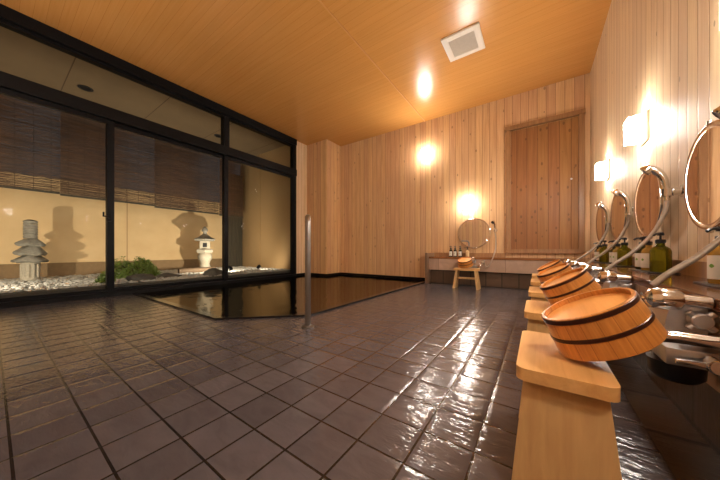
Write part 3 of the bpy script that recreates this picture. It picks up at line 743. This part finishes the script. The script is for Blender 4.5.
shb = shower_proto('chrome hand shower with looping pale hose on the back wall, right of the round mirror', None, hose_b); shb.location = (-0.50, YB, 0.81)
dup(ho, 'chrome shower holder on the back wall, right of the round mirror', (-0.50, YB, 0.81), 0)

# wooden bath stools
SZ = 0.27
def stool_proto(label):
    o = thing('bath_stool', label, 'stool', (0, 0, 0), 0, 'pale wooden bath stools')
    m = MB(); w_, l_ = 0.082, 0.155
    poly = []
    for cx, cy, a0 in ((w_ - 0.02, l_ - 0.02, 0), (-w_ + 0.02, l_ - 0.02, 90), (-w_ + 0.02, -l_ + 0.02, 180), (w_ - 0.02, -l_ + 0.02, 270)):
        for i in range(5):
            a = math.radians(a0 + i * 22.5); poly.append((cx + 0.02 * math.cos(a), cy + 0.02 * math.sin(a)))
    m.prism(poly, 'z', SZ - 0.026, SZ); m.bevel(0.004); m.build('seat', M['stool_wood'], o)
    for s_ in (-1, 1):
        m = MB(); A = []
        t0, t1 = s_ * 0.118, s_ * 0.15; hw0, hw1 = 0.068, 0.092; th = 0.013
        for (yy, z, hw) in ((t1, 0.0, hw1), (t0, SZ - 0.026, hw0)):
            A.append([m.bm.verts.new((sx * hw, yy + sy * th, z)) for sx, sy in ((-1, -1), (1, -1), (1, 1), (-1, 1))])
        m.bm.faces.new(A[0][::-1]); m.bm.faces.new(A[1])
        for i in range(4): m.bm.faces.new((A[0][i], A[0][(i + 1) % 4], A[1][(i + 1) % 4], A[1][i]))
        m.bevel(0.003); m.build('leg', M['stool_leg'], o)
    m = MB(); m.box((-0.022, -0.120, 0.125), (0.022, 0.120, 0.15), bevel=0.003); m.build('stretcher', M['stool_leg'], o)
    return o
stl = ['largest, under the big front bucket', 'second from the front along the counter', 'third from the front along the counter', 'fourth from the front along the counter', 'last of the counter row, with no bucket']
st = stool_proto('pale wooden bath stool, ' + stl[0]); st.location = (0.044, 0.795, 0); 
for k in range(1, 5): dup(st, 'pale wooden bath stool, ' + stl[k], (0.038, 0.795 + 0.5875 * k, 0))
dup(st, 'pale wooden bath stool standing alone before the back wall mirror', (-0.79, 3.69, 0), PI / 2)

# wooden buckets, bottoms up and leaning on the taps
def bucket_proto(label):
    o = thing('wooden_bucket', label, 'bucket', (0, 0, 0), 0, 'upturned wooden buckets')
    h, r1, r2, t = 0.090, 0.0893, 0.0966, 0.0065
    R = lambda z: r2 + (r1 - r2) * z / h
    m = MB(); m.lathe([(r2 - t, 0), (r2 - 0.001, 0), (r2, 0.001), (r1, h - 0.001), (r1 - 0.001, h), (r1 - t, h), (R(h - 0.012) - t, h - 0.012), (R(0.001) - t, 0.001), (r2 - t, 0)], seg=64); m.build('stave_wall', M['bucket_wood'], o)
    m = MB(); m.lathe([(0, h - 0.022), (r1 - t, h - 0.022), (r1 - t, h - 0.012), (0, h - 0.012)], seg=64); m.build('bottom_board', M['bucket_base'], o)
    for za, zb in ((h - 0.0125, h - 0.0022), (0.036, 0.045)):
        m = MB(); m.lathe([(R(za) + 0.0002, za), (R(za) + 0.0016, za + 0.001), (R(zb) + 0.0016, zb - 0.001), (R(zb) + 0.0002, zb)], seg=64); m.build('hoop', M['hoop'], o)
    return o
def place(o, c, n):
    o.location = c; o.rotation_mode = 'QUATERNION'; o.rotation_quaternion = Vector((0, 0, 1)).rotation_difference(Vector(n))
bl = ['largest, on the front stool', 'on the second stool from the front', 'on the third stool from the front', 'on the fourth stool from the front']
bk = bucket_proto('upturned wooden bucket leaning on a tap, ' + bl[0])
nb = (-0.443, -0.0953, 0.8915)
place(bk, (0.1292, 0.7942, 0.3156), nb)
for k in range(1, 4):
    b = dup(bk, 'upturned wooden bucket leaning on a tap, ' + bl[k]); place(b, *(((0.132, 1.425, 0.3225), (-0.5196, -0.0742, 0.8512)), ((0.118, 2.045, 0.318), (-0.46, -0.12, 0.88)), ((0.120, 2.63, 0.3225), (-0.52, -0.09, 0.85)))[k - 1])
b = dup(bk, 'upturned wooden bucket tilted on the lone stool by the back wall'); place(b, (-0.80, 3.69, 0.3115), (-0.1, -0.40, 0.91))

# pump bottles on dark trays
def bottle_proto(name, label, grp, glass, r, h, lab, square=False):
    o = thing(name, label, 'bottle', (0, 0, 0), 0, grp)
    m = MB(); bh = h * 0.66
    m.lathe([(0, 0), (r * 0.94, 0), (r, 0.004), (r, bh * 0.76), (r * 0.97, bh * 0.82), (r * 0.86, bh * 0.89), (r * 0.66, bh * 0.945), (r * 0.47, bh * 0.98), (r * 0.42, bh), (r * 0.42, bh + 0.012), (0, bh + 0.012)], seg=28 if not square else 4); m.build('body', glass, o)
    m = MB(); m.cyl((0, 0, bh + 0.010), (0, 0, bh + 0.028), r * 0.5); m.cyl((0, 0, bh + 0.028), (0, 0, h - 0.014), 0.004, seg=12)
    m.lathe([(0, -0.007), (0.011, -0.007), (0.012, 0.0), (0.009, 0.007), (0, 0.007)], (0, 0, h - 0.009), (0, 0, 1), 16); m.tube([(0, 0, h - 0.009), (-0.018, -0.018, h - 0.009), (-0.027, -0.027, h - 0.016)], 0.0045, 8, 4); m.build('pump', M['dark_plastic'], o)
    if lab:
        m = MB(); n_ = 12; A = []
        for i in range(n_ + 1):
            a = math.radians(-90 - 45 - 62 + 124 * i / n_); A.append([m.bm.verts.new(((r + 0.0006) * math.cos(a), (r + 0.0006) * math.sin(a), z)) for z in (bh * 0.12, bh * 0.74)])
        for a, b2 in zip(A, A[1:]): m.bm.faces.new((a[0], b2[0], b2[1], a[1]))
        lb = m.build('label', M['paper'], o)
        m = MB(); A = []
        for i in range(5):
            a = math.radians(-135 - 14 + 28 * i / 4); A.append([m.bm.verts.new(((r + 0.0012) * math.cos(a), (r + 0.0012) * math.sin(a), z)) for z in (bh * (0.46 - 0.05 * math.sin(PI * i / 4)), bh * (0.46 + 0.06 * math.sin(PI * i / 4) + 0.002))])
        for a, b2 in zip(A, A[1:]): m.bm.faces.new((a[0], b2[0], b2[1], a[1]))
        m.build('leaf_mark', M['green_mark'], lb)
    return o
ORDW = ['at the photo edge', 'below the second mirror', 'below the third mirror', 'closest to the back corner']
pg_, pl_, pa_ = None, None, None
def put(proto, make, label, loc, rz):
    if proto is None:
        proto = make(label); proto.location = loc; proto.rotation_euler = (0, 0, rz)
        return proto
    dup(proto, label, loc, rz); return proto
tray = None
for k in range(4):
    y0 = (1.02, 1.725, 2.305, 2.885)[k]
    wh = 'on the right counter, ' + ORDW[k]
    lab = 'thin dark tray holding pump bottles ' + wh
    if tray is None:
        m = MB(); m.box((-0.048, -0.05, 0), (0.048, 0.255, 0.005), bevel=0.002); tray = m.build('bottle_tray', M['dark_plastic']); tag(tray, lab, 'tray', 'bottle trays'); tray.location = (0.455, y0, CZ + 0.0006)
    else:
        t = tray.copy(); C.objects.link(t); t.location = (0.455, y0, CZ + 0.0006); t['label'] = lab
    z = CZ + 0.0062
    pg_ = put(pg_, lambda L: bottle_proto('pump_bottle', L, 'green glass pump bottles', M['green_glass'], 0.034, 0.18, False), 'large olive green pump bottle ' + wh, (0.458, y0, z), 0)
    ya, yd = (0.20, 0.064) if k == 0 else (0.095, 0.185)
    pa_ = put(pa_, lambda L: bottle_proto('pump_bottle', L, 'amber pump bottles', M['amber_glass'], 0.026, 0.170, True), 'amber pump bottle with white label, ' + wh, (0.445, y0 + ya, z), -0.3)
    pl_ = put(pl_, lambda L: bottle_proto('pump_bottle', L, 'labelled dark pump bottles', M['dark_glass'], 0.026, 0.168, True), 'dark pump bottle with white label, ' + wh, (0.445, y0 + yd, z), -0.3)
# back counter bottles
for i, (xx, w_) in enumerate(((-1.105, 'leftmost of three'), (-1.04, 'middle one of three'), (-0.965, 'rightmost of three'))):
    dup(pl_, 'small dark pump bottle with white label on the back counter, ' + w_, (xx, 4.08, CZ + 0.0005), 0.62)
m_ = bottle_proto('pump_bottle', 'cream pump bottle on the back counter behind the tilted bucket', None, M['cream_plastic'], 0.026, 0.15, False); m_.location = (-0.86, 4.07, CZ + 0.0005)

# steel handrail at the corner of the bath
h = thing('grab_rail', 'slim steel grab rail standing at the angled corner of the bath', 'handrail', (-1.272, 1.22, 0))
d = Vector((-0.445, 0.420, 0))
m = MB(); pts = [(0, 0, 0.0), (0, 0, 0.3), (0, 0, 0.68)]
for i in range(1, 6): a = i / 6 * PI / 2; pts.append((d.normalized().x * 0.07 * (1 - math.cos(a)), d.normalized().y * 0.07 * (1 - math.cos(a)), 0.68 + 0.07 * math.sin(a)))
e = d; q = d - d.normalized() * 0.07
pts += [(d.normalized().x * 0.1, d.normalized().y * 0.1, 0.75), (q.x, q.y, 0.75)]
for i in range(1, 6): a = i / 6 * PI / 2; pts.append((q.x + d.normalized().x * 0.07 * math.sin(a), q.y + d.normalized().y * 0.07 * math.sin(a), 0.68 + 0.07 * math.cos(a)))
pts += [(e.x, e.y, 0.68), (e.x, e.y, 0.2), (e.x, e.y, -0.54)]
m.tube(pts, 0.019, 16, 3); m.build('rail', M['rail_steel'], h)
m = MB(); m.lathe([(0.0185, 0.0), (0.042, 0.0), (0.042, 0.006), (0.022, 0.012), (0.0185, 0.012)], seg=24); m.build('floor_flange', M['rail_steel'], h)
